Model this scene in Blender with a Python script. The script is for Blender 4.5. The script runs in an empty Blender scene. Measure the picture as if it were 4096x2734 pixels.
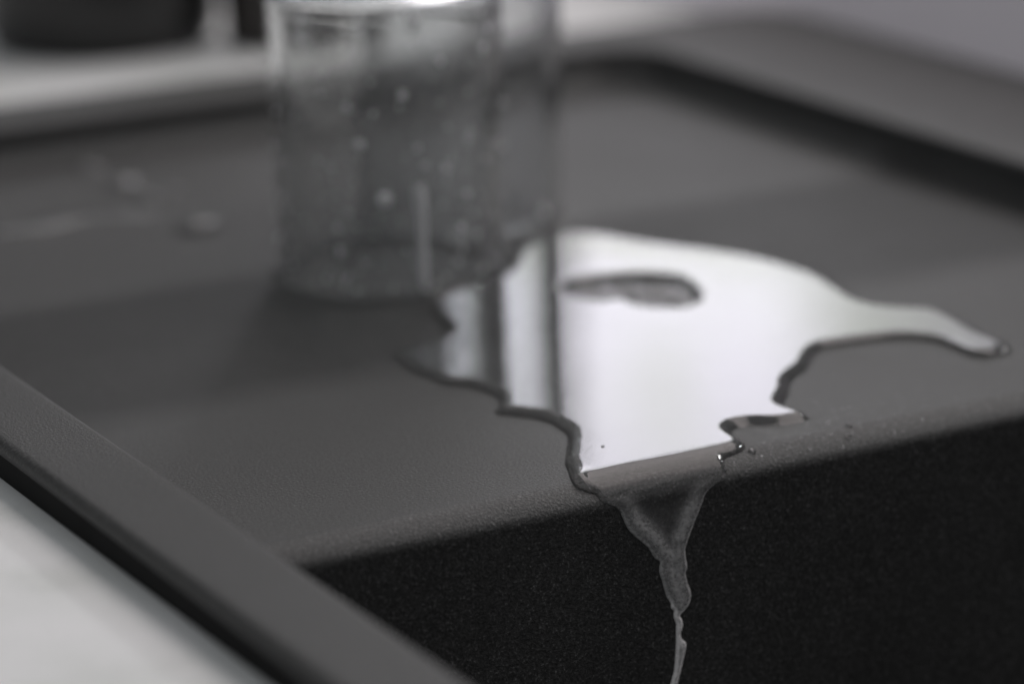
import bpy, bmesh, math, random
import numpy as np
from mathutils import Vector, Matrix, noise

sc = bpy.context.scene
C = sc.collection
random.seed(7)
R_ = math.radians

# ------------------------------------------------------------------ camera
OUTLINE=[(0.02192,-0.16730),(0.01185,-0.16198),(0.00308,-0.15883),(-0.00629,-0.15566),(-0.01206,-0.14578),(-0.01560,-0.13418),(-0.01905,-0.12390),(-0.02749,-0.11729),(-0.03470,-0.11561),(-0.04049,-0.11403),(-0.04195,-0.10664),(-0.04279,-0.09582),(-0.04164,-0.09044),(-0.04147,-0.08256),(-0.03778,-0.07969),(-0.03573,-0.07383),(-0.03551,-0.06567),(-0.03853,-0.05931),(-0.04172,-0.05534),(-0.03872,-0.05040),(-0.03576,-0.04634),(-0.03432,-0.04075),(-0.03470,-0.03598),(-0.03516,-0.03131),(-0.03756,-0.02632),(-0.03884,-0.02391),(-0.04046,-0.02174),(-0.04340,-0.01687),(-0.04690,-0.01168),(-0.04913,-0.00616),(-0.05143,-0.00117),(-0.05261,0.00313),(-0.05101,0.00544),(-0.04895,0.00682),(-0.04849,0.00856),(-0.04637,0.00990),(-0.04410,0.01127),(-0.04294,0.01355),(-0.04108,0.01739),(-0.03632,0.02215),(-0.03418,0.02554),(-0.03273,0.02670),(-0.03300,0.02897),(-0.03230,0.03143),(-0.03112,0.03555),(-0.02991,0.03768),(-0.02968,0.03918),(-0.02895,0.03989),(-0.02897,0.04167),(-0.02837,0.04336),(-0.02838,0.04481),(-0.02841,0.04783),(-0.02870,0.05226),(-0.02910,0.05555),(-0.02973,0.05756),(-0.03115,0.06312),(-0.02930,0.06354),(-0.02814,0.05904),(-0.02712,0.05564),(-0.02648,0.05341),(-0.02559,0.05000),(-0.02570,0.04874),(-0.02656,0.04788),(-0.02717,0.04652),(-0.02641,0.04410),(-0.02701,0.04208),(-0.02725,0.04147),(-0.02514,0.03978),(-0.02426,0.03817),(-0.02413,0.03642),(-0.02521,0.03297),(-0.02556,0.03079),(-0.02506,0.02967),(-0.02553,0.02692),(-0.02551,0.02449),(-0.02364,0.02011),(-0.02127,0.01528),(-0.02053,0.01366),(-0.01953,0.01187),(-0.01650,0.01004),(-0.01407,0.00963),(-0.01302,0.00745),(-0.01278,0.00597),(-0.01229,0.00464),(-0.01086,0.00389),(-0.00915,0.00351),(-0.00669,0.00296),(-0.00420,0.00140),(-0.00241,-0.00271),(-0.00180,-0.00637),(-0.00101,-0.00954),(0.00176,-0.01187),(0.00596,-0.01205),(0.01081,-0.00889),(0.01518,-0.00772),(0.01970,-0.00771),(0.02208,-0.00911),(0.02228,-0.01152),(0.02150,-0.01716),(0.02183,-0.02039),(0.02424,-0.02360),(0.02683,-0.02629),(0.02956,-0.02937),(0.03206,-0.03310),(0.03566,-0.03707),(0.03965,-0.04040),(0.04447,-0.04371),(0.04853,-0.04808),(0.05309,-0.05317),(0.05880,-0.05665),(0.06456,-0.05627),(0.07155,-0.05558),(0.07946,-0.05333),(0.08420,-0.04922),(0.08660,-0.04468),(0.08657,-0.03692),(0.08645,-0.03028),(0.08985,-0.02614),(0.09606,-0.02682),(0.09907,-0.02869),(0.10072,-0.03537),(0.10076,-0.04324),(0.10293,-0.05387),(0.10437,-0.06371),(0.10350,-0.07054),(0.09761,-0.07603),(0.09350,-0.08140),(0.09268,-0.08566),(0.09269,-0.09155),(0.09492,-0.10096),(0.09769,-0.11741),(0.09425,-0.14072),(0.08614,-0.15805),(0.07675,-0.17399),(0.07091,-0.18829),(0.06339,-0.19677),(0.05250,-0.19788),(0.03957,-0.18849),(0.02859,-0.17462)]
HOLE=[(0.03109,-0.14472),(0.03759,-0.14774),(0.04496,-0.14673),(0.05414,-0.14333),(0.05993,-0.13700),(0.06027,-0.13097),(0.05805,-0.12277),(0.05535,-0.11619),(0.05138,-0.11170),(0.04618,-0.10977),(0.04092,-0.11391),(0.03880,-0.11810),(0.03919,-0.12226),(0.03658,-0.12738),(0.03184,-0.12729),(0.02991,-0.13196),(0.02985,-0.13988)]
LEFT_DROPS=[(-0.02495,-0.33585,0.0062),(-0.02756,-0.27073,0.0066),(-0.02694,-0.36089,0.0045),(-0.01535,-0.31897,0.0030),(-0.02529,-0.31526,0.0045)]
BUBBLE=[(-0.03558,-0.01299)]
GLASS_DROPS=[(0, -2.2757, 0.0457, 0.0011), (0, -2.7931, 0.0748, 0.0013), (0, -1.7994, 0.0803, 0.0014), (0, -2.7748, 0.0798, 0.0013), (0, -1.9037, 0.0596, 0.001), (0, -1.5699, 0.0682, 0.0009), (0, -2.3816, 0.0564, 0.0008), (0, -1.7883, 0.0441, 0.0007), (0, -2.0817, 0.03, 0.0016), (0, -1.2607, 0.0465, 0.0006), (0, -2.5897, 0.065, 0.0008), (0, -1.389, 0.0195, 0.0009), (1, -1.1199, 0.0033, 0.0013), (1, -1.1595, -0.0019, 0.0012)]
RUNNEL=[(-1.7791, 0.0341), (-1.771, 0.0262), (-1.765, 0.0161), (-1.7615, 0.0031)]
CAM_LOC=(-0.41511, -0.826704, 0.249013)
CAM_R=(0.872995, -0.487243, -0.021764)
CAM_U=(0.155865, 0.236424, 0.959067)
CAM_F=(0.462153, 0.840653, -0.282341)
SMEAR=(-0.06420,-0.30322)

cam = bpy.data.cameras.new('camera'); camo = bpy.data.objects.new('camera', cam); C.objects.link(camo)
r, u, f = Vector(CAM_R), Vector(CAM_U), Vector(CAM_F)
camo.matrix_world = Matrix(((r.x, u.x, -f.x, CAM_LOC[0]), (r.y, u.y, -f.y, CAM_LOC[1]), (r.z, u.z, -f.z, CAM_LOC[2]), (0, 0, 0, 1)))
cam.sensor_width = 36; cam.lens = 13100/4096*36
cam.clip_start = .02; cam.clip_end = 100
cam.dof.use_dof = True; cam.dof.focus_distance = .768
cam.dof.aperture_fstop = 5.2; cam.dof.aperture_blades = 9; cam.dof.aperture_rotation = .3
sc.camera = camo

def set_ramp(node, stops):
    e = node.color_ramp.elements
    e[0].position = 0; e[1].position = 1
    e.remove(e[1])
    e[0].position = stops[0][0]; e[0].color = (*stops[0][1], 1)
    for p_, col in stops[1:]:
        k = e.new(p_); k.color = (*col, 1)
# ------------------------------------------------------------------ light
w = bpy.data.worlds.new('World'); sc.world = w; w.use_nodes = True
bg = w.node_tree.nodes['Background']
bg.inputs['Color'].default_value = (.95, .98, 1.0, 1); bg.inputs['Strength'].default_value = .34
def g3(v): return (v, v, v)
WIN_AZ, WIN_EL, WIN_W, WIN_H, WIN_P = 3.5, 23.5, .78, .80, 8.3
KEY_P, BOUNCE_P = 11., 21.5
WIN_U = [(0, g3(.30)), (.11, (.37, .38, .35)), (.19, (.48, .50, .45)), (.30, g3(1)), (.535, g3(1)), (.546, g3(.11)), (1, g3(.05))]
WIN_V = [(0, (.42, .45, .36)), (.05, (.70, .73, .62)), (.10, (.97, .98, .96)), (.5, (1, 1, 1)), (.965, (1, 1, 1)), (.985, (.80, .83, .70)), (1, (.7, .72, .62))]
# the room: dim low down, lighter towards the ceiling
wn_, wl_ = w.node_tree.nodes, w.node_tree.links
wt = wn_.new('ShaderNodeTexCoord'); ws = wn_.new('ShaderNodeSeparateXYZ'); wl_.new(wt.outputs['Generated'], ws.inputs[0])
wr = wn_.new('ShaderNodeValToRGB'); wl_.new(ws.outputs['Z'], wr.inputs['Fac'])
set_ramp(wr, [(0, (.115, .118, .12)), (.12, (.12, .123, .126)), (.45, (.34, .35, .36)), (1, (.60, .62, .64))]); wl_.new(wr.outputs[0], bg.inputs['Color'])
bg.inputs['Strength'].default_value = .68
AZ0 = 61.2                      # compass angle of the view, degrees from +X
def area_lamp(name, az, el, dist, wid, hei, power, col, target=(0, 0, 0)):
    l = bpy.data.lights.new(name, 'AREA'); l.shape = 'RECTANGLE'; l.size = wid; l.size_y = hei
    l.energy = power; l.color = col
    o = bpy.data.objects.new(name, l); C.objects.link(o)
    a = R_(AZ0 - az)
    p = Vector((math.cos(a), math.sin(a), math.tan(R_(el))))*dist
    o.location = p
    d = Vector(target) - p
    if name == 'window': d.z = 0
    if name == 'added_ceiling_bounce':
        d = Vector((0, 0, -1))
    o.rotation_euler = d.to_track_quat('-Z', 'Y').to_euler()
    if name == 'added_ceiling_bounce': o.location = (1.1, .62, 1.74); o.rotation_euler = (0, R_(12), 0)
    return o
win = area_lamp('window', WIN_AZ, WIN_EL, 2.0, WIN_W, WIN_H, WIN_P, (.945, .93, 1.0))
key = area_lamp('low_daylight', 61, 36, 2.0, .34, .22, KEY_P, (.98, 1.0, 1.0))
bounce = area_lamp('added_ceiling_bounce', 4, 74, .50, 1.0, 4.3, BOUNCE_P, (.98, .97, .97))  # added area lamp, standing in for light bounced off the ceiling
# the window is not evenly bright: bright sky in the middle, dimmer to both sides, greenery low down
wn = win.data; wn.use_nodes = True
nn, ll = wn.node_tree.nodes, wn.node_tree.links
em = next(k for k in nn if k.type == 'EMISSION')
geo = nn.new('ShaderNodeNewGeometry'); sep = nn.new('ShaderNodeSeparateXYZ'); ll.new(geo.outputs['Parametric'], sep.inputs[0])
cn = bounce.data; cn.use_nodes = True; c_n, c_l = cn.node_tree.nodes, cn.node_tree.links
ce = next(k for k in c_n if k.type == 'EMISSION'); cg = c_n.new('ShaderNodeNewGeometry'); cs = c_n.new('ShaderNodeSeparateXYZ'); c_l.new(cg.outputs['Parametric'], cs.inputs[0])
cc = c_n.new('ShaderNodeValToRGB'); c_l.new(cs.outputs[1], cc.inputs['Fac']); set_ramp(cc, [(0, g3(.45)), (.12, (.9, .84, .83)), (.24, (2.2, 2.0, 1.97)), (.52, (1.85, 1.70, 1.68)), (.74, (.9, .84, .83)), (.9, g3(.6)), (1, g3(.5))]); c_l.new(cc.outputs[0], ce.inputs['Color'])
def lamp_ramp(src, stops):
    c = nn.new('ShaderNodeValToRGB'); ll.new(src, c.inputs['Fac']); set_ramp(c, stops)
    return c
ru = lamp_ramp(sep.outputs[0], WIN_U); rv = lamp_ramp(sep.outputs[1], WIN_V)
mu = nn.new('ShaderNodeMixRGB'); mu.blend_type = 'MULTIPLY'; mu.inputs['Fac'].default_value = 1
ll.new(ru.outputs[0], mu.inputs[1]); ll.new(rv.outputs[0], mu.inputs[2]); wnz = nn.new('ShaderNodeTexNoise'); wnz.inputs['Scale'].default_value = 6.5; wnz.inputs['Detail'].default_value = 3; ll.new(geo.outputs['Parametric'], wnz.inputs['Vector'])
rz = lamp_ramp(wnz.outputs['Fac'], [(.32, (.80, .81, .76)), (.45, (.95, .95, .94)), (.56, (.98, .96, 1.0))])
m3 = nn.new('ShaderNodeMixRGB'); m3.blend_type = 'MULTIPLY'; m3.inputs['Fac'].default_value = 1
ll.new(mu.outputs[0], m3.inputs[1]); ll.new(rz.outputs[0], m3.inputs[2]); ll.new(m3.outputs[0], em.inputs['Color'])
sc.view_settings.view_transform = 'Standard'; sc.view_settings.look = 'None'
sc.view_settings.exposure = .16; sc.view_settings.gamma = 1
cy = sc.cycles
cy.max_bounces = 16; cy.transmission_bounces = 16; cy.transparent_max_bounces = 16; cy.glossy_bounces = 8; cy.diffuse_bounces = 4
cy.sample_clamp_indirect = 6; cy.caustics_refractive = True; cy.caustics_reflective = True; cy.blur_glossy = 0.2
cy.use_denoising = True

# ------------------------------------------------------------------ materials
def mat(name):
    m = bpy.data.materials.new(name); m.use_nodes = True
    return m, m.node_tree.nodes, m.node_tree.links, m.node_tree.nodes['Principled BSDF']
def tex(n, l, typ, scale, detail=2., rough=.5):
    tc = n.get('TC') or n.new('ShaderNodeTexCoord'); tc.name = 'TC'
    t = n.new(typ); l.new(tc.outputs['Object'], t.inputs['Vector']); t.inputs['Scale'].default_value = scale
    if typ == 'ShaderNodeTexNoise': t.inputs['Detail'].default_value = detail; t.inputs['Roughness'].default_value = rough
    return t
def ramp(n, l, src, stops):
    c = n.new('ShaderNodeValToRGB'); l.new(src, c.inputs['Fac']); set_ramp(c, stops)
    return c
def g(v): return (v, v, v)

# dark granite composite: fine-grained, matt, faint mineral flecks
def granite(name, band=False):
    m, n, l, p = mat(name)
    nz = tex(n, l, 'ShaderNodeTexNoise', 1500, 3, .62)
    cl = tex(n, l, 'ShaderNodeTexNoise', 18, 4, .6)
    cr = ramp(n, l, nz.outputs['Fac'], [(.28, (.014, .014, .0138)), (.47, (.034, .034, .0335)), (.62, (.054, .054, .0535)), (.73, (.17, .17, .169))])
    mx = n.new('ShaderNodeMixRGB'); mx.blend_type = 'MULTIPLY'; mx.inputs['Fac'].default_value = 1
    c2 = ramp(n, l, cl.outputs['Fac'], [(.35, g(.86)), (.65, g(1.08))])
    l.new(cr.outputs[0], mx.inputs[1]); l.new(c2.outputs[0], mx.inputs[2])
    col = mx.outputs[0]
    rr = ramp(n, l, cl.outputs['Fac'], [(.3, g(.48)), (.7, g(.56))]); l.new(rr.outputs[0], p.inputs['Roughness'])
    p.inputs['Specular IOR Level'].default_value = SPEC
    if band:                       # the middle field of the board is coloured darker, edges along its folds
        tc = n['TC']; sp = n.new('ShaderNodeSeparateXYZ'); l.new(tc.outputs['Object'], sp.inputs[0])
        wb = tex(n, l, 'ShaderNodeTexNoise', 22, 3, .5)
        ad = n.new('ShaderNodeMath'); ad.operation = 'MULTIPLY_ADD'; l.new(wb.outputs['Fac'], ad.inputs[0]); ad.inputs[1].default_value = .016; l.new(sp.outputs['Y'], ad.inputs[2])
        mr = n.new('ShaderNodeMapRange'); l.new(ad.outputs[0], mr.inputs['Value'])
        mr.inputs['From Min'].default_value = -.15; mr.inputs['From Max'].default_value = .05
        dr = ramp(n, l, mr.outputs[0], [(.285, g(1)), (.395, g(BAND_TONE)), (.86, g(BAND_TONE)), (.93, g(1))])
        # lighter disc inside the near glass's mouth, painted to offset the shade there
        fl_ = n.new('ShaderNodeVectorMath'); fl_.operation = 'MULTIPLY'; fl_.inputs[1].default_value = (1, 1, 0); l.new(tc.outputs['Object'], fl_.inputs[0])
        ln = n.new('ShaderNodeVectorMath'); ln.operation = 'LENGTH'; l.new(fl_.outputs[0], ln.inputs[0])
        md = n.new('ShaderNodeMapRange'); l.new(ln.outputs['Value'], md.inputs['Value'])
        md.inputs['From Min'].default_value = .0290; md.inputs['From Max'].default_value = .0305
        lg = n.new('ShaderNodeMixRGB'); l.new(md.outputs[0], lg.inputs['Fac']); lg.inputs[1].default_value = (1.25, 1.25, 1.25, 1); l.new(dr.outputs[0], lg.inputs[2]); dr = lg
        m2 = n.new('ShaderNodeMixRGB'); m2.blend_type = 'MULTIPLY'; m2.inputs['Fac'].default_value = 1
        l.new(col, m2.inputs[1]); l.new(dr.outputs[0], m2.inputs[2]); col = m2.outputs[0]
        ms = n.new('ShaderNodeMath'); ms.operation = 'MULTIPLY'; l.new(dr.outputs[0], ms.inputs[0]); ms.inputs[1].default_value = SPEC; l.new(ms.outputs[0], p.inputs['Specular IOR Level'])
    l.new(col, p.inputs['Base Color'])
    b1 = n.new('ShaderNodeBump'); b1.inputs['Strength'].default_value = .8; b1.inputs['Distance'].default_value = .00034
    l.new(nz.outputs['Fac'], b1.inputs['Height']); l.new(b1.outputs[0], p.inputs['Normal'])
    return m
BAND_TONE = .60; SPEC = .36
GRAN = granite('granite_composite'); BRD = granite('banded_granite_composite', True)

# pale counter: lightly mottled, satin
CNT, n, l, p = mat('pale_countertop')
nz = tex(n, l, 'ShaderNodeTexNoise', 28, 5, .6); fi = tex(n, l, 'ShaderNodeTexNoise', 900, 2, .5)
cr = ramp(n, l, nz.outputs['Fac'], [(.3, (.58, .59, .575)), (.5, (.665, .67, .665)), (.7, (.70, .70, .70))])
mx = n.new('ShaderNodeMixRGB'); mx.blend_type = 'MULTIPLY'; mx.inputs['Fac'].default_value = 1
c2 = ramp(n, l, fi.outputs['Fac'], [(.3, g(.94)), (.6, g(1.))])
l.new(cr.outputs[0], mx.inputs[1]); l.new(c2.outputs[0], mx.inputs[2]); l.new(mx.outputs[0], p.inputs['Base Color'])
p.inputs['Roughness'].default_value = .42

UPS, n, l, p = mat('lavender_grey_paint')
nz = tex(n, l, 'ShaderNodeTexNoise', 12, 4, .6)
cr = ramp(n, l, nz.outputs['Fac'], [(.3, (.80, .75, .80)), (.7, (.84, .79, .84))]); l.new(cr.outputs[0], p.inputs['Base Color'])
p.inputs['Roughness'].default_value = .6

def glass(name, fog, veil, tint):
    m, n, l, p = mat(name)
    p.inputs['Base Color'].default_value = tint; p.inputs['Transmission Weight'].default_value = 1
    p.inputs['IOR'].default_value = 1.5
    mp = n.new('ShaderNodeMapping'); mp.inputs['Scale'].default_value = (1, 1, .28); tc = n.new('ShaderNodeTexCoord'); l.new(tc.outputs['Object'], mp.inputs['Vector'])
    fg = n.new('ShaderNodeTexNoise'); fg.inputs['Scale'].default_value = 110; fg.inputs['Detail'].default_value = 4; fg.inputs['Roughness'].default_value = .62; l.new(mp.outputs[0], fg.inputs['Vector'])
    rr = ramp(n, l, fg.outputs['Fac'], fog); l.new(rr.outputs[0], p.inputs['Roughness'])
    f3 = n.new('ShaderNodeTexNoise'); f3.inputs['Scale'].default_value = 210; f3.inputs['Detail'].default_value = 5; f3.inputs['Roughness'].default_value = .7; l.new(mp.outputs[0], f3.inputs['Vector'])
    # dried film and mist on the wall: a thin grey veil in vertical runs
    tw = ramp(n, l, f3.outputs['Fac'], [(.36, g(1 - veil[1])), (.66, g(1 - veil[0]))])
    df = n.new('ShaderNodeBsdfDiffuse'); df.inputs['Color'].default_value = (.55, .55, .56, 1)
    tl = n.new('ShaderNodeBsdfTranslucent'); tl.inputs['Color'].default_value = (.78, .78, .79, 1)
    m5 = n.new('ShaderNodeMixShader'); m5.inputs[0].default_value = .5; l.new(df.outputs[0], m5.inputs[1]); l.new(tl.outputs[0], m5.inputs[2])
    ms = n.new('ShaderNodeMixShader'); l.new(tw.outputs[0], ms.inputs[0]); l.new(p.outputs[0], ms.inputs[1]); l.new(m5.outputs[0], ms.inputs[2])
    l.new(ms.outputs[0], n['Material Output'].inputs['Surface'])
    f2 = tex(n, l, 'ShaderNodeTexNoise', 320, 3, .6)
    bp = n.new('ShaderNodeBump'); bp.inputs['Strength'].default_value = .12; bp.inputs['Distance'].default_value = .00005
    l.new(f2.outputs['Fac'], bp.inputs['Height']); l.new(bp.outputs[0], p.inputs['Normal'])
    return m
GLS = glass('misted_glass', [(.48, g(.0)), (.62, g(.03)), (.78, g(.10))], (.88, .997), (.935, .945, .94, 1)); GLS2 = glass('clear_glass', [(.5, g(.0)), (.62, g(.02)), (.78, g(.06))], (.93, .995), (.93, .94, .945, 1))

WAT, n, l, p = mat('clear_water')
p.inputs['Base Color'].default_value = (1, 1, 1, 1); p.inputs['Transmission Weight'].default_value = 1
p.inputs['IOR'].default_value = 1.333; p.inputs['Roughness'].default_value = 0.0

FLM, n, l, p = mat('thin_water_film')
p.inputs['IOR'].default_value = 1.333
at = n.new('ShaderNodeAttribute'); at.attribute_name = 'pale_glint'
fz = tex(n, l, 'ShaderNodeTexNoise', 1000, 4, .7)
fm = n.new('ShaderNodeMath'); fm.operation = 'MULTIPLY'; l.new(at.outputs['Fac'], fm.inputs[0])
fr_ = ramp(n, l, fz.outputs['Fac'], [(.35, g(.55)), (.65, g(1.2))]); l.new(fr_.outputs[0], fm.inputs[1])
tr = ramp(n, l, fm.outputs[0], [(0, g(1)), (1, g(.0))]); l.new(tr.outputs[0], p.inputs['Transmission Weight'])
bc = ramp(n, l, fm.outputs[0], [(0, g(1)), (1, (.95, .93, .93))]); l.new(bc.outputs[0], p.inputs['Base Color'])
nz = tex(n, l, 'ShaderNodeTexNoise', 1300, 3, .6)
rr = ramp(n, l, nz.outputs['Fac'], [(.35, g(.03)), (.65, g(.16))]); l.new(rr.outputs[0], p.inputs['Roughness'])
bp = n.new('ShaderNodeBump'); bp.inputs['Strength'].default_value = .8; bp.inputs['Distance'].default_value = .00025
l.new(nz.outputs['Fac'], bp.inputs['Height']); l.new(bp.outputs[0], p.inputs['Normal'])

GLN, n, l, p = mat('water_painted_glint')  # white mixed into the water paints in the drops' highlights
p.inputs['Base Color'].default_value = (.95, .95, .97, 1); p.inputs['Transmission Weight'].default_value = .35
p.inputs['IOR'].default_value = 1.333; p.inputs['Roughness'].default_value = .08

def water_with(name, tr):
    m, n, l, p = mat(name); p.inputs['Base Color'].default_value = (.95, .95, .96, 1); p.inputs['Transmission Weight'].default_value = tr
    p.inputs['IOR'].default_value = 1.333; p.inputs['Roughness'].default_value = .02
    return m
GLN2 = water_with('water_faint_painted_glint', .94); GLN3 = water_with('bead_water_painted_glint', .74)  # a white share stands in for glints on drops, smear and beads
def plain(name, c0, c1, rough, scale=40):
    m, n, l, p = mat(name)
    nz = tex(n, l, 'ShaderNodeTexNoise', scale, 4, .6)
    cr = ramp(n, l, nz.outputs['Fac'], [(.35, c0), (.65, c1)]); l.new(cr.outputs[0], p.inputs['Base Color'])
    p.inputs['Roughness'].default_value = rough
    return m
BLK = plain('black_glaze', g(.010), g(.016), .35)
SHD = plain('black_shade', g(.006), g(.010), .75)  # near-black colour for the strip of shade under the rim
SHD.node_tree.nodes['Principled BSDF'].inputs['Specular IOR Level'].default_value = .15
BRN = plain('dark_brown_glaze', (.02, .017, .015), (.03, .025, .022), .4)
STL = plain('dull_steel', g(.18), g(.25), .35)

# ------------------------------------------------------------------ helpers
def mesh_obj(name, verts, faces, m, parent=None, smooth=True):
    me = bpy.data.meshes.new(name); me.from_pydata([tuple(v) for v in verts], [], [tuple(q) for q in faces])
    me.materials.append(m)
    if smooth: me.polygons.foreach_set('use_smooth', [True]*len(me.polygons))
    me.update()
    o = bpy.data.objects.new(name, me); C.objects.link(o)
    if parent: o.parent = parent
    return o
def tag(o, label=None, cat=None, group=None, kind=None):
    for k, v in (('label', label), ('category', cat), ('group', group), ('kind', kind)):
        if v: o[k] = v
    return o
def empty(name, loc=(0, 0, 0)):
    o = bpy.data.objects.new(name, None); o.location = loc; o.empty_display_size = .02; C.objects.link(o); return o
def grid_faces(nu, nv, closed_u=False):
    q = []
    for j in range(nv - 1):
        for i in range(nu if closed_u else nu - 1):
            k = (i + 1) % nu
            q.append((j*nu + i, j*nu + k, (j + 1)*nu + k, (j + 1)*nu + i))
    return q
def lathe(prof, seg=96):
    """closed or open profile [(r, z)] spun about z"""
    v = []
    for (rr, z) in prof:
        for k in range(seg):
            a = 2*math.pi*k/seg; v.append((rr*math.cos(a), rr*math.sin(a), z))
    q = grid_faces(seg, len(prof), True)
    return v, q
def rrect(x0, x1, y0, y1, rad, z, n=14):
    pts = []
    for (cx, cy_, a0) in ((x1-rad, y1-rad, 0), (x0+rad, y1-rad, 90), (x0+rad, y0+rad, 180), (x1-rad, y0+rad, 270)):
        for k in range(n + 1):
            a = R_(a0 + 90*k/n); pts.append((cx + rad*math.cos(a), cy_ + rad*math.sin(a), z))
    # fill the long sides so that loops stay dense
    return pts

# ------------------------------------------------------------------ draining-board profile
Y0 = -.1935                     # where the board starts to roll over its front lip
def _lip():
    """front lip: a gentle roll, then a tight turn into the vertical wall -> table of (s, y, z, tilt)"""
    L1, P1, R2 = .0084, math.radians(50), .0040
    T = [(0., Y0, 0., 0.)]; ds = .0001
    def step(p):
        s, y, z, a = T[-1]; m = (a + p)/2
        T.append((s + ds, y - ds*math.cos(m), z - ds*math.sin(m), p))
    for k in range(1, int(L1/ds) + 1): step(P1*(k*ds/L1)**1.0)
    n = int(R2*(math.pi/2 - P1)/ds)
    for k in range(1, n + 1): step(P1 + (math.pi/2 - P1)*k/n)
    return T
LIP = _lip(); S_LIP = LIP[-1][0]
def lip(s):
    f = min(max(s/.0001, 0), len(LIP) - 1.001); i = int(f); a = f - i
    return [LIP[i][k]*(1 - a) + LIP[i+1][k]*a for k in (1, 2, 3)]
def zb(y):
    """height of the draining board along its length: level front strip, a field falling to a shallow valley, a field rising to the back"""
    a, b, c, dip, soft = -.089, .020, .185, -.0008, .005
    def ramp(t): return 0. if t < -soft else (t if t > soft else (t + soft)**2 / (4*soft))
    k1 = dip/(b - a); k2 = -dip/(c - b)
    return k1*ramp(y - a) + (k2 - k1)*ramp(y - b)

XL, XR, YB, YF = -.1470, .1905, .1860, -.640
DR = .0055                      # outward draft of the rim wall on the tap side
ZR, ZC = .0140, .0034           # top of the rim, top of the counter (board = 0)
BASIN = -.19
def surf(x, s):
    if s <= 0:
        y = Y0 - s; z = zb(y); k = (zb(y + .0005) - zb(y - .0005))/.001
        n = Vector((0, -k, 1)).normalized(); return Vector((x, y, z)), n
    if s <= S_LIP:
        y, z, a = lip(s); return Vector((x, y, z)), Vector((0, -math.sin(a), math.cos(a)))
    return Vector((x, YW, ZW - (s - S_LIP))), Vector((0, -1, 0))
YW, ZW = LIP[-1][1], LIP[-1][2]

# ------------------------------------------------------------------ sink
sink = tag(empty('kitchen_sink', (0, -.2, BASIN)), 'dark grey granite kitchen sink with raised rim and wet draining board', 'sink')
def under(o, root):
    o.parent = root; o.matrix_parent_inverse = Matrix.Translation(-root.location); return o

xs = list(np.concatenate([np.linspace(XL-.001, XL+.009, 10), np.linspace(XL+.012, XR-.012, 60), np.linspace(XR-.009, XR+.001, 10)]))
ssv = list(np.concatenate([np.linspace(-(YB-Y0)-.001, -(YB-Y0)+.009, 10), np.linspace(-(YB-Y0)+.012, -.004, 110), np.linspace(-.003, S_LIP+.001, 46), np.linspace(S_LIP+.004, S_LIP+.185, 24)]))
V = []
FR = .007
for s in ssv:
    for x in xs:
        P, N = surf(x, s)
        d = min(x - XL, XR - x)
        if s < .004:
            d2 = YB - P.y
            # rounded fillet where the board meets the rim wall
            dd = min(d, d2)
            if d < .02 and d2 < .02: dd = .02 - math.hypot(.02 - d, .02 - d2)
            if dd < FR:
                q = max(0., dd); P.z += FR - math.sqrt(max(0, FR*FR - (FR - q)**2))
        V.append(P)
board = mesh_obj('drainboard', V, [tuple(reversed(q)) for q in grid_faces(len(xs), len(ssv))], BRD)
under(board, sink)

loops = []
def L(x0, x1, y0, y1, rad, z): loops.append(rrect(x0, x1, y0, y1, rad, z))
OL, OR, OB, OF = -.1702, .2790, .2225, -.70
L(XL+.0005, XR-.0005, YF, YB-.0005, .020, BASIN)
L(XL+.0002, XR-.0002, YF, YB-.0002, .020, -.006)
for k in range(9):                      # rounded inner edge of the rim
    a = R_(90*k/8); e = .0022
    off = e*(1 - math.cos(a)); h = e*math.sin(a)
    L(XL-off, XR+DR+off, YF-off, YB+off, .020+off, ZR-e+h)
# faint flat top, then a slightly dropped outer bevel
L(XL-.006, XR+DR+.006, YF-.006, YB+.006, .026, ZR)
L(OL+.006, OR-.006, OF+.006, OB-.006, .018, ZR)
for k in range(9):
    a = R_(90*k/8); e = .0022
    off = e*(1 - math.sin(a)); h = e*math.cos(a)
    L(OL+off, OR-off, OF+off, OB-off, .022-off, ZR-e+h)
L(OL+.0003, OR-.0003, OF+.0003, OB-.0003, .021, ZR-.0038)
L(OL+.004, OR-.004, OF+.004, OB-.004, .018, ZR-.0038)
nl = len(loops[0])
V = [v for lp in loops for v in lp]
rim = mesh_obj('rim', V, [tuple(reversed(q)) for q in grid_faces(nl, len(loops), True)], GRAN); under(rim, sink)
# subdivide long straight sides is not needed: faces are planar
fl = rrect(XL, XR, YF, YW+.001, .02, BASIN+.002)
sl = [rrect(OL+e_, OR-e_, OF+e_, OB-e_, .020, z_) for e_, z_ in ((.004, ZR-.0037), (.0010, ZR-.0040), (.0010, ZC+.0002), (.0060, ZC+.0002))]
shade_strip = mesh_obj('shade_strip', [v for lp in sl for v in lp], [tuple(reversed(q)) for q in grid_faces(nl, 4, True)], SHD, None, False); under(shade_strip, sink)  # black strip under the rim overhang, standing in for its shade
floor = mesh_obj('basin_floor', fl, [tuple(range(len(fl)))], GRAN, None, False); under(floor, sink)

# ------------------------------------------------------------------ counter round the sink, and the upstand behind the tap ledge
inn = rrect(OL+.0065, OR-.0065, OF+.0065, OB-.0065, .0155, ZC)
out = rrect(-1.6, 1.9, -1.6, 2.4, .3, ZC)
dn = [(x, y, ZC-.04) for x, y, z in inn]
m_ = len(inn)
ct = mesh_obj('countertop', out + inn + dn, [tuple(reversed(q)) for q in grid_faces(m_, 3, True)], CNT, None, False)
tag(ct, 'pale mottled counter surface around the sink', None, None, 'structure')

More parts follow.
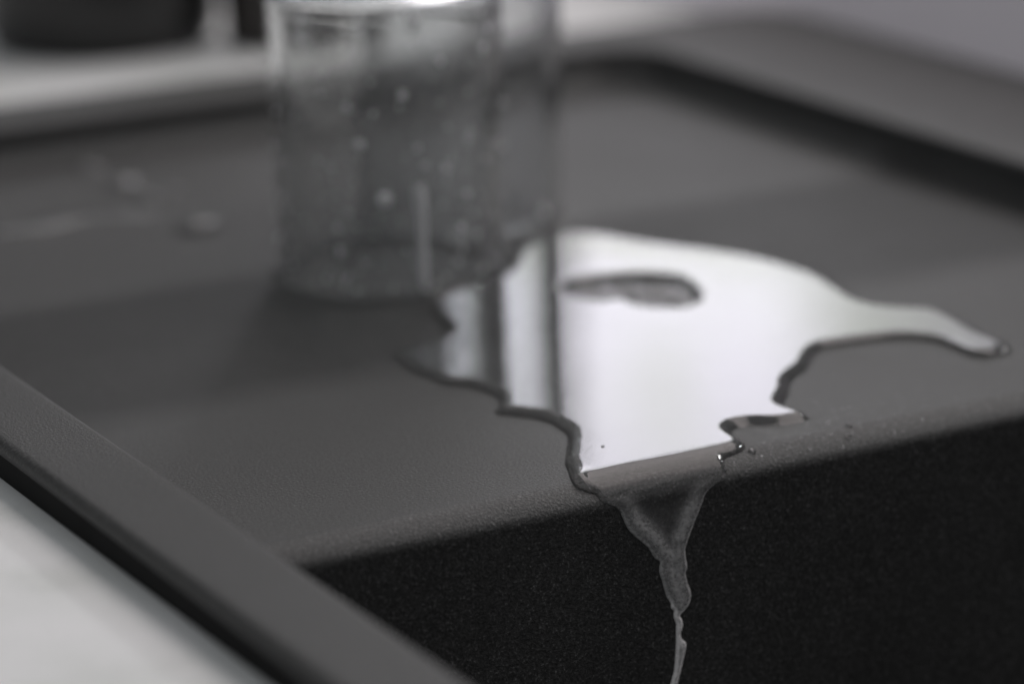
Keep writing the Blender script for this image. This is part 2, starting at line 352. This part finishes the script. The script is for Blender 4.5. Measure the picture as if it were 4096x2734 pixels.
def bar(name, x0, x1, y0, y1, z0, z1, m, bev=.0015):
    bm = bmesh.new()
    bmesh.ops.create_cube(bm, size=1)
    for v in bm.verts: v.co = Vector((x0 + (v.co.x+.5)*(x1-x0), y0 + (v.co.y+.5)*(y1-y0), z0 + (v.co.z+.5)*(z1-z0)))
    bmesh.ops.bevel(bm, geom=bm.edges[:], offset=bev, segments=3, affect='EDGES', profile=.5)
    me = bpy.data.meshes.new(name); bm.to_mesh(me); bm.free(); me.materials.append(m)
    o = bpy.data.objects.new(name, me); C.objects.link(o); return o
pts = [(.2805, ZC+.0003), (.2815, ZC+.0045), (.319, ZC+.098), (.322, ZC+.100), (.347, ZC+.100), (.347, ZC+.0003)]  # shaped for the light: face sloped to brighten it, height shades the ledge
V = [(x_, y_, z_) for y_ in (-.9, 1.3) for x_, z_ in pts]; k_ = len(pts)
up = mesh_obj('window_sill', V, [(i, i+k_, (i+1) % k_+k_, (i+1) % k_) for i in range(k_)] + [tuple(range(k_)), tuple(range(2*k_-1, k_-1, -1))], UPS, None, False)
tag(up, 'sloping lavender grey sill along the far right side of the sink', 'sill')

# ------------------------------------------------------------------ water: one height field over board, lip and basin wall
def smooth_poly(pts, k=3):
    n = len(pts); o = []
    for i in range(n):
        p0, p1, p2, p3 = (np.array(pts[(i + d) % n]) for d in (-1, 0, 1, 2))
        for t in np.arange(k)/k:
            o.append(.5*((2*p1) + (-p0 + p2)*t + (2*p0 - 5*p1 + 4*p2 - p3)*t*t + (-p0 + 3*p1 - 3*p2 + p3)*t**3))
    return np.array(o)
def poly_dist(px, py, poly):
    d2 = np.full(px.shape, 1e9); ins = np.zeros(px.shape, bool)
    A = poly; B = np.roll(poly, -1, 0)
    for (ax, ay), (bx, by) in zip(A, B):
        ex, ey = bx - ax, by - ay
        t = np.clip(((px - ax)*ex + (py - ay)*ey)/(ex*ex + ey*ey + 1e-18), 0, 1)
        d2 = np.minimum(d2, (px - ax - t*ex)**2 + (py - ay - t*ey)**2)
        if by != ay:
            c = (ay > py) != (by > py)
            ins ^= c & (px < (bx - ax)*(py - ay)/(by - ay) + ax)
    return np.where(ins, 1, -1)*np.sqrt(d2)
poly = smooth_poly(OUTLINE); hole = smooth_poly(HOLE)
STEP = .00028
gx = np.arange(poly[:, 0].min() - .002, poly[:, 0].max() + .002, STEP)
gs = np.arange(poly[:, 1].min() - .002, poly[:, 1].max() + .002, STEP)
GX, GS = np.meshgrid(gx, gs)
D = np.minimum(poly_dist(GX, GS, poly), -poly_dist(GX, GS, hole))
zbv = np.array([zb(Y0 - s) if s < 0 else 0. for s in gs])[:, None]
LEVEL = .0018
t = np.clip((GS + .001)/.011, 0, 1); t = t*t*(3 - 2*t)          # 0 on the board, 1 round the lip
H = (LEVEL - zbv)*(1 - t) + .00042*t
Wd = .0034*(1 - t) + .0016*t
q = np.clip(D/Wd, 0, 1)
prof = np.sqrt(np.clip(1 - (1 - q)**2, 0, 1))
# low, flat margin along the ragged right-hand shore
gm = np.clip(1.4*np.exp(-((GX - .022)/.026)**2 - ((GS + .026)/.030)**2), 0, 1)
prof = prof*(1 - gm) + gm*q*q*(3 - 2*q)*np.clip(D/.001, 0, 1)
h = H*prof
# the sheet running down the wall is thin in the middle and thicker along both banks
bank = np.exp(-((D - .0026)/.0014)**2)
wall = np.clip((GS - S_LIP + .003)/.006, 0, 1)
h = h*(1 - .45*wall*np.clip(D/.004 - .6, 0, 1)) + .00014*wall*bank*q
# fat bead of water along the left bank of the outlet
bead = np.exp(-((GX + .0535)/.0035)**2 - ((GS - .002)/.008)**2)
h += .0011*bead*prof
# slow ripples
rng = np.random.RandomState(3)
rip = np.zeros_like(GX)
for k in range(14):
    a = rng.uniform(0, 2*math.pi); lam = rng.uniform(.010, .045); ph = rng.uniform(0, 6.28)
    rip += lam*np.sin(2*math.pi*(GX*math.cos(a) + GS*math.sin(a))/lam + ph)
h += .00011*rip*q*(.5 + t)
rip2 = np.zeros_like(GX)
for k in range(24):
    a = rng.uniform(0, 2*math.pi); lam = rng.uniform(.002, .006); ph = rng.uniform(0, 6.28)
    rip2 += lam*np.sin(2*math.pi*(GX*math.cos(a) + GS*math.sin(a))/lam + ph)
h += .0035*rip2*q*np.clip((GS - S_LIP)/.01, 0, 1)*.6
# fine swells that run along the lip where the sheet bends over it
lipz = np.exp(-((GS - .005)/.005)**2)
for lam, am in ((.0011, .025), (.0017, .03), (.0029, .03)):
    h += lipz*q*am*lam/6.28*np.sin(2*math.pi*(GS + .06*GX + .0006*np.sin(GX*160 + lam*4e3))/lam + lam*9e3)
# the spot in the middle is only beaded with water
film = np.zeros_like(GX)
for k in range(26):
    a = rng.uniform(0, 2*math.pi); lam = rng.uniform(.0022, .0055); ph = rng.uniform(0, 6.28)
    film += lam*np.sin(2*math.pi*(GX*math.cos(a) + GS*math.sin(a))/lam + ph)
DH = poly_dist(GX, GS, hole)
film = np.where(DH > 0, .00022 + .011*film*np.clip(DH/.002, 0, 1), -1)
h = np.where(D < 0, np.maximum(D*.8, -.0004), h)
h = np.where(DH > 0, np.maximum(h, film), h)
Pv = np.zeros(GX.shape + (3,))
for j, s in enumerate(gs):
    P, N = surf(0., s)
    if s < 0: N = Vector((0, 0, 1))
    Pv[j, :, 0] = gx; Pv[j, :, 1] = P.y + N.y*h[j]; Pv[j, :, 2] = P.z + N.z*h[j]
fs = GS - S_LIP
xc = np.zeros(len(gs))                                            # middle of the run at each height
for j in range(len(gs)):
    inside = D[j] > 0
    xc[j] = gx[inside].mean() if inside.any() else 0
left = np.clip((xc[:, None] - GX)/.001 + .5, 0, 1)
pale_glint = wall*np.exp(-((D - .0028)/.0022)**2)*.32  # white mask: paler banks, and edge lines standing in for glints
pale_glint += wall*.07
pale_glint += wall*np.exp(-((D - .00025)/.00045)**2)*.40
pale_glint += np.clip((fs - .027)/.006, 0, 1)*.30
edge = np.exp(-((D - .00025)/.00045)**2)
pale_glint += np.clip((fs - .024)/.004, 0, 1)*edge*(.25 + .75*left) + np.clip((fs - .052)/.006, 0, 1)*.45*np.exp(-(D/.0012)**2)
keep = (D > -.0007) | (DH > 0)
def water_part(name, rows, parent, m):
    j0, j1 = rows
    k = keep[j0:j1]; cells = k[:-1, :-1] & k[1:, :-1] & k[:-1, 1:] & k[1:, 1:]
    jj, ii = np.nonzero(cells)
    nx = len(gx); base = jj*nx + ii
    F = np.stack([base, base + nx, base + nx + 1, base + 1], 1)
    used, inv = np.unique(F, return_inverse=True); F = inv.reshape(F.shape)
    VV = Pv[j0:j1].reshape(-1, 3)[used]
    me = bpy.data.meshes.new(name)
    me.vertices.add(len(VV)); me.vertices.foreach_set('co', VV.ravel())
    me.loops.add(F.size); me.loops.foreach_set('vertex_index', F.ravel())
    me.polygons.add(len(F)); me.polygons.foreach_set('loop_start', np.arange(len(F))*4)
    me.polygons.foreach_set('use_smooth', np.ones(len(F), bool))
    me.materials.append(m); me.update(calc_edges=True); me.validate()
    if m is FLM:
        at = me.attributes.new('pale_glint', 'FLOAT', 'POINT'); at.data.foreach_set('value', pale_glint[j0:j1].reshape(-1)[used].astype(np.float32))
    o = bpy.data.objects.new(name, me); C.objects.link(o); o.parent = parent
    return o
pud = tag(empty('water_puddle'), 'bright reflective puddle spilling over the board edge in a thin trickle', 'puddle')
js = int(np.argmin(abs(gs - S_LIP + .003)))
water_part('pool', (0, js + 1), pud, WAT)
water_part('trickle', (js, len(gs)), pud, FLM)

# ------------------------------------------------------------------ drops lying on the board
def cap(rad, hgt, nu=20, nv=6):
    """flattened sessile drop, open underneath, base slightly below 0"""
    v = []; 
    for j in range(nv):
        a = (j + .0)/(nv - .0)*math.pi/2
        for i in range(nu):
            b = 2*math.pi*i/nu
            v.append((rad*math.cos(a)*math.cos(b), rad*math.cos(a)*math.sin(b), hgt*math.sin(a) - .00008))
    q = grid_faces(nu, nv, True)
    v.append((0, 0, hgt - .00008)); t_ = len(v) - 1
    q += [((nv-1)*nu + i, (nv-1)*nu + (i+1) % nu, t_) for i in range(nu)]
    return v, q
drop_names = ['large clear water drop on the board left of the glass, farther from the camera',
              'large clear water drop on the board left of the glass, nearer to it',
              'round water drop farthest left of the drops on the board',
              'smallest water drop left of the glass, beside the large far drop',
              'low water drop just in front of the large far drop']
for (x, s, rd), nm in zip(LEFT_DROPS, drop_names):
    v, q = cap(rd, rd*.52, 32, 10)
    for i, a in enumerate(v):
        w_ = 1 + .16*noise.noise(Vector((a[0]*260 + x*900, a[1]*260, 3))); v[i] = (a[0]*1.25*w_, a[1]*w_, a[2])
    o = mesh_obj('water_drop', v, q, GLN2); P, N = surf(x, s); o.location = P
    o.rotation_euler = (0, 0, random.uniform(0, 3))
    tag(o, nm, 'water drop', 'large water drops on the board left of the glasses')
# spray of tiny beads on the board right of the puddle and a sparse scatter elsewhere
V, F = [], []
def put(x, s, rd):
    P, N = surf(x, s)
    v, q = cap(rd, rd*random.uniform(.45, .75), 8, 3)
    rot = Vector((0, 0, 1)).rotation_difference(N).to_matrix()
    k = len(V); V.extend([P + rot @ Vector(a) for a in v]); F.extend([tuple(i + k for i in f_) for f_ in q])
cnt = 0
polyh = poly
cand_x, cand_s, cand_r = [], [], []
for k in range(5200):
    u_ = random.random()
    if u_ < .50: x, s = random.gauss(.012, .030), random.gauss(-.005, .010)
    elif u_ < .85: x, s = random.uniform(-.02, .17), random.uniform(-.10, .002)
    else: x, s = random.uniform(-.14, .18), random.uniform(-.30, -.002)
    if not (-.14 < x < .18) or s > .008 or s < -.36: continue
    cand_x.append(x); cand_s.append(s); cand_r.append(min(.0005, .000075*math.exp(abs(random.gauss(0, .72)))))
cd = poly_dist(np.array(cand_x), np.array(cand_s), polyh)
for x, s, rd, d in zip(cand_x, cand_s, cand_r, cd):
    if d < -.0012 and not (x < -.055 and s > -.08 and random.random() < .8): put(x, s, rd)
hx0, hs0 = hole.min(0); hx1, hs1 = hole.max(0)
hc = np.array([(random.uniform(hx0, hx1), random.uniform(hs0, hs1)) for k in range(420)])
for (x, s), d in zip(hc, poly_dist(hc[:, 0], hc[:, 1], hole)):
    if d > .0014: put(x, s, random.uniform(.0002, .0009))
fd = mesh_obj('fine_droplets', V, F, GLN3)
tag(fd, 'spray of tiny water beads scattered over the dark board', 'water droplets', None, 'stuff')
# a few larger beads near the lip on the right
for (x, s, rd, nm) in ((-.0035, .0035, .0011, 'small water bead on the lip just right of the outlet'), (.0265, .001, .0010, 'small water bead on the lip farther right of the outlet'), (.0235, .005, .0008, 'tiny lower water bead near the lip on the right')):
    v, q = cap(rd, rd*.6, 20, 7); o = mesh_obj('water_bead', v, q, WAT); P, N = surf(x, s); o.location = P
    o.rotation_euler = Vector((0, 0, 1)).rotation_difference(N).to_euler(); tag(o, nm, 'water drop')

# ------------------------------------------------------------------ drinking glasses (upside down, thick base up)
def glass_profile(r0, r1, hgt, wall, base, rc):
    pr = []
    # mouth lip (resting on the board), outside up, round the base, centre; then inside back down
    pr += [(r0 - wall, .0003), (r0 - wall + .0003, 0), (r0 - wall/2, 0), (r0 - .0003, 0), (r0, .0003), (r0, .0005), (r0, .0007)]
    def rad(z): return r0 + (r1 - r0)*z/hgt
    for k in range(1, 30):
        z = wall/2 + (hgt - rc - wall/2)*k/29; pr.append((rad(z), z))
    for k in range(1, 11):
        a = R_(90*k/10); pr.append((rad(hgt) - rc + rc*math.cos(a), hgt - rc + rc*math.sin(a)))
    pr += [((r1-rc)*.9, hgt - .0002), ((r1-rc)*.75, hgt - .0012), ((r1-rc)*.4, hgt - .0016), (1e-5, hgt - .0017)]
    zi = hgt - base; ri = .0055
    pr += [(1e-5, zi - .0006), ((r1-rc)*.5, zi - .0004), (r1 - wall - ri, zi)]
    for k in range(1, 9):
        a = R_(90 - 90*k/8); pr.append((r1 - wall - ri + ri*math.cos(a), zi - ri + ri*math.sin(a)))
    for k in range(1, 30):
        z = (zi - ri) + (wall/2 - (zi - ri))*k/30; pr.append((rad(z) - wall, z))
    pr += [(r0 - wall, .0007), (r0 - wall, .0005)]
    pr.append(pr[0])
    return pr
HB, HT, HH = .0326, .0341, .0970
GLOC = [(0, 0), (.0511, .0547)]
gl_lab = ['clear wet drinking glass standing nearest on the dark board left of the puddle',
          'second clear drinking glass, half hidden directly behind the nearer glass']
roots = []
for (gx_, gy_), lb in zip(GLOC, gl_lab):
    v, q = lathe(glass_profile(HB, HT, HH, .0034, .0100, .0055), 128)
    o = mesh_obj('drinking_glass', v, [tuple(reversed(a)) for a in q], GLS if gx_ == 0 else GLS2)
    bm = bmesh.new(); bm.from_mesh(o.data); bmesh.ops.remove_doubles(bm, verts=bm.verts, dist=2e-6); bmesh.ops.recalc_face_normals(bm, faces=bm.faces); bm.to_mesh(o.data); bm.free()
    o.data.polygons.foreach_set('use_smooth', [True]*len(o.data.polygons))
    o.location = (gx_, gy_, zb(gy_) - .0003)
    tag(o, lb, 'glass', 'two clear drinking glasses on the board'); roots.append(o)
DROP_LABELS = ['round water drop at mid height left of centre on the nearer glass', 'bright water drop at the upper left of the nearer glass, lower of two',
  'bright water drop near the top centre of the nearer glass', 'bright water drop at the upper left of the nearer glass, upper of two',
  'faint water drop just above the middle of the nearer glass', 'faint water drop at the upper right of the nearer glass',
  'faint water drop above the round one on the left half of the nearer glass', 'faint small water drop at the very centre of the nearer glass',
  'blurred water drop left of the water trail on the nearer glass', 'small water drop at the right of the nearer glass, above its middle',
  'small water drop near the left edge of the nearer glass, below the bright pair', 'small water drop at the lower right of the nearer glass',
  'bright round water drop at the right foot of the glass behind', 'dimmer water drop just below the bright one on the glass behind']
for k_, (gi, th, z, rd) in enumerate(GLASS_DROPS):
    v, q = cap(rd*1.3, rd*.9, 20, 7)
    rad = .0326 + .0015*z/HH
    o = mesh_obj('water_drop', v, q, GLN)
    N = Vector((math.cos(th), math.sin(th), 0))
    o.location = roots[gi].location + N*(rad + .00004) + Vector((0, 0, z))
    o.rotation_euler = N.to_track_quat('Z', 'Y').to_euler()
    tag(o, DROP_LABELS[k_], 'water drop',
        'water drops clinging to the nearer glass' if gi == 0 else 'water drops clinging to the glass behind')
# water held round the foot of the near glass
rg = []
for k in range(9):
    f_ = k/8; rg.append((HB - .0004 + .0034*f_, .0024*(1 - f_)**2.0 - .0004*f_ + .0002))
v, q = lathe(rg, 96)
v = [(x_*(1 + .012*noise.noise(Vector((x_*60, y_*60, 1)))), y_*(1 + .012*noise.noise(Vector((x_*60, y_*60, 1)))), z_) for x_, y_, z_ in v]
o = mesh_obj('foot_water', v, [tuple(reversed(a)) for a in q], WAT); o.location = (0, 0, zb(0))
tag(o, 'thin ring of water held round the foot of the nearer glass', 'water ring')
# runnel of water down the front of the near glass
V = []; nseg = 40; NU = 11
for k in range(nseg + 1):
    f_ = k/nseg*(len(RUNNEL) - 1); i = min(int(f_), len(RUNNEL) - 2); a = f_ - i
    th = RUNNEL[i][0]*(1-a) + RUNNEL[i+1][0]*a; z = RUNNEL[i][1]*(1-a) + RUNNEL[i+1][1]*a
    wd = (.0019 if k < 14 else .0014)*(.35 + .65*min(1, k/5, (nseg - k)/3 + .1))*(1 + .2*noise.noise(Vector((k*.4, 0, 0))))
    rad = .0326 + .0015*z/HH
    for j in range(NU):
        b = -1 + 2*j/(NU - 1)
        hh = .0009*math.sqrt(max(0, 1 - b*b)) - .00003
        a_ = th + wd*b/rad
        V.append(((rad + hh)*math.cos(a_), (rad + hh)*math.sin(a_), z))
o = mesh_obj('water_runnel', V, grid_faces(NU, nseg + 1), GLN); o.location = roots[0].location
tag(o, 'narrow vertical trail of water running down the nearer glass', 'water trail')

# fine mist of droplets over the near glass
V, F = [], []
mr_ = random.Random(5)
for k in range(420):
    th = mr_.uniform(0, 2*math.pi); z = .003 + .082*mr_.random()**1.5; rd = min(.0012, .00030*math.exp(abs(mr_.gauss(0, .55))))
    v, q = cap(rd, rd*.55, 9, 3); N = Vector((math.cos(th), math.sin(th), 0))
    M_ = N.to_track_quat('Z', 'Y').to_matrix(); k0 = len(V)
    V.extend([N*(HB + .0015*z/HH + .00004) + Vector((0, 0, z)) + M_ @ Vector((a[0], a[1]*mr_.uniform(1, 1.6), a[2])) for a in v]); F.extend([tuple(i + k0 for i in f_) for f_ in q])
o = mesh_obj('glass_droplets', V, F, GLN); o.location = roots[0].location
tag(o, 'mist of tiny water droplets over the wall of the nearer glass', 'water droplets', None, 'stuff')
# thin smear of water at the far left of the board
v, q = cap(1, 1, 64, 10)
sv = []
for a in v:
    an = math.atan2(a[1], a[0]); k_ = 1 + .45*noise.noise(Vector((math.cos(an)*2.2, math.sin(an)*2.2, 4)))
    sv.append((a[0]*.034*k_, a[1]*.0085*k_ + .004*math.sin(a[0]*4), max(a[2], -.08)*.0013 - .00008))
o = mesh_obj('water_smear', sv, q, GLN2); P, N = surf(*SMEAR); o.location = P; o.rotation_euler = (0, 0, R_(-14))
tag(o, 'long thin smear of water across the far left of the board', 'water smear')

# bubble on the pool near the lip
x, s = BUBBLE[0]
v, q = cap(.0005, .0004, 18, 8); o = mesh_obj('air_bubble', v, q, WAT); P, N = surf(x, s); o.location = P + Vector((0, 0, LEVEL))
tag(o, 'tiny bubble floating on the puddle close to the board edge', 'bubble')

# ------------------------------------------------------------------ blurred things on the counter behind
def vessel(name, prof, loc, m, label, cat):
    v, q = lathe(prof, 72); o = mesh_obj(name, v, q, m); o.location = loc; tag(o, label, cat); return o
vessel('black_bowl', [(.0001, .0003), (.038, .0003), (.042, .002), (.046, .008), (.047, .026), (.047, .045), (.047, .062), (.0455, .062), (.045, .045), (.044, .027), (.040, .010), (.0001, .006)],
       (.056, .358, ZC), BLK, 'blurred black round bowl on the counter behind the sink at left', 'bowl')
vessel('dark_jar', [(.0001, .0003), (.017, .0003), (.020, .003), (.021, .02), (.021, .07), (.022, .08), (.022, .09), (.0001, .09)],
       (.112, .316, ZC), BRN, 'blurred dark jar on the counter behind the nearer glass', 'jar')
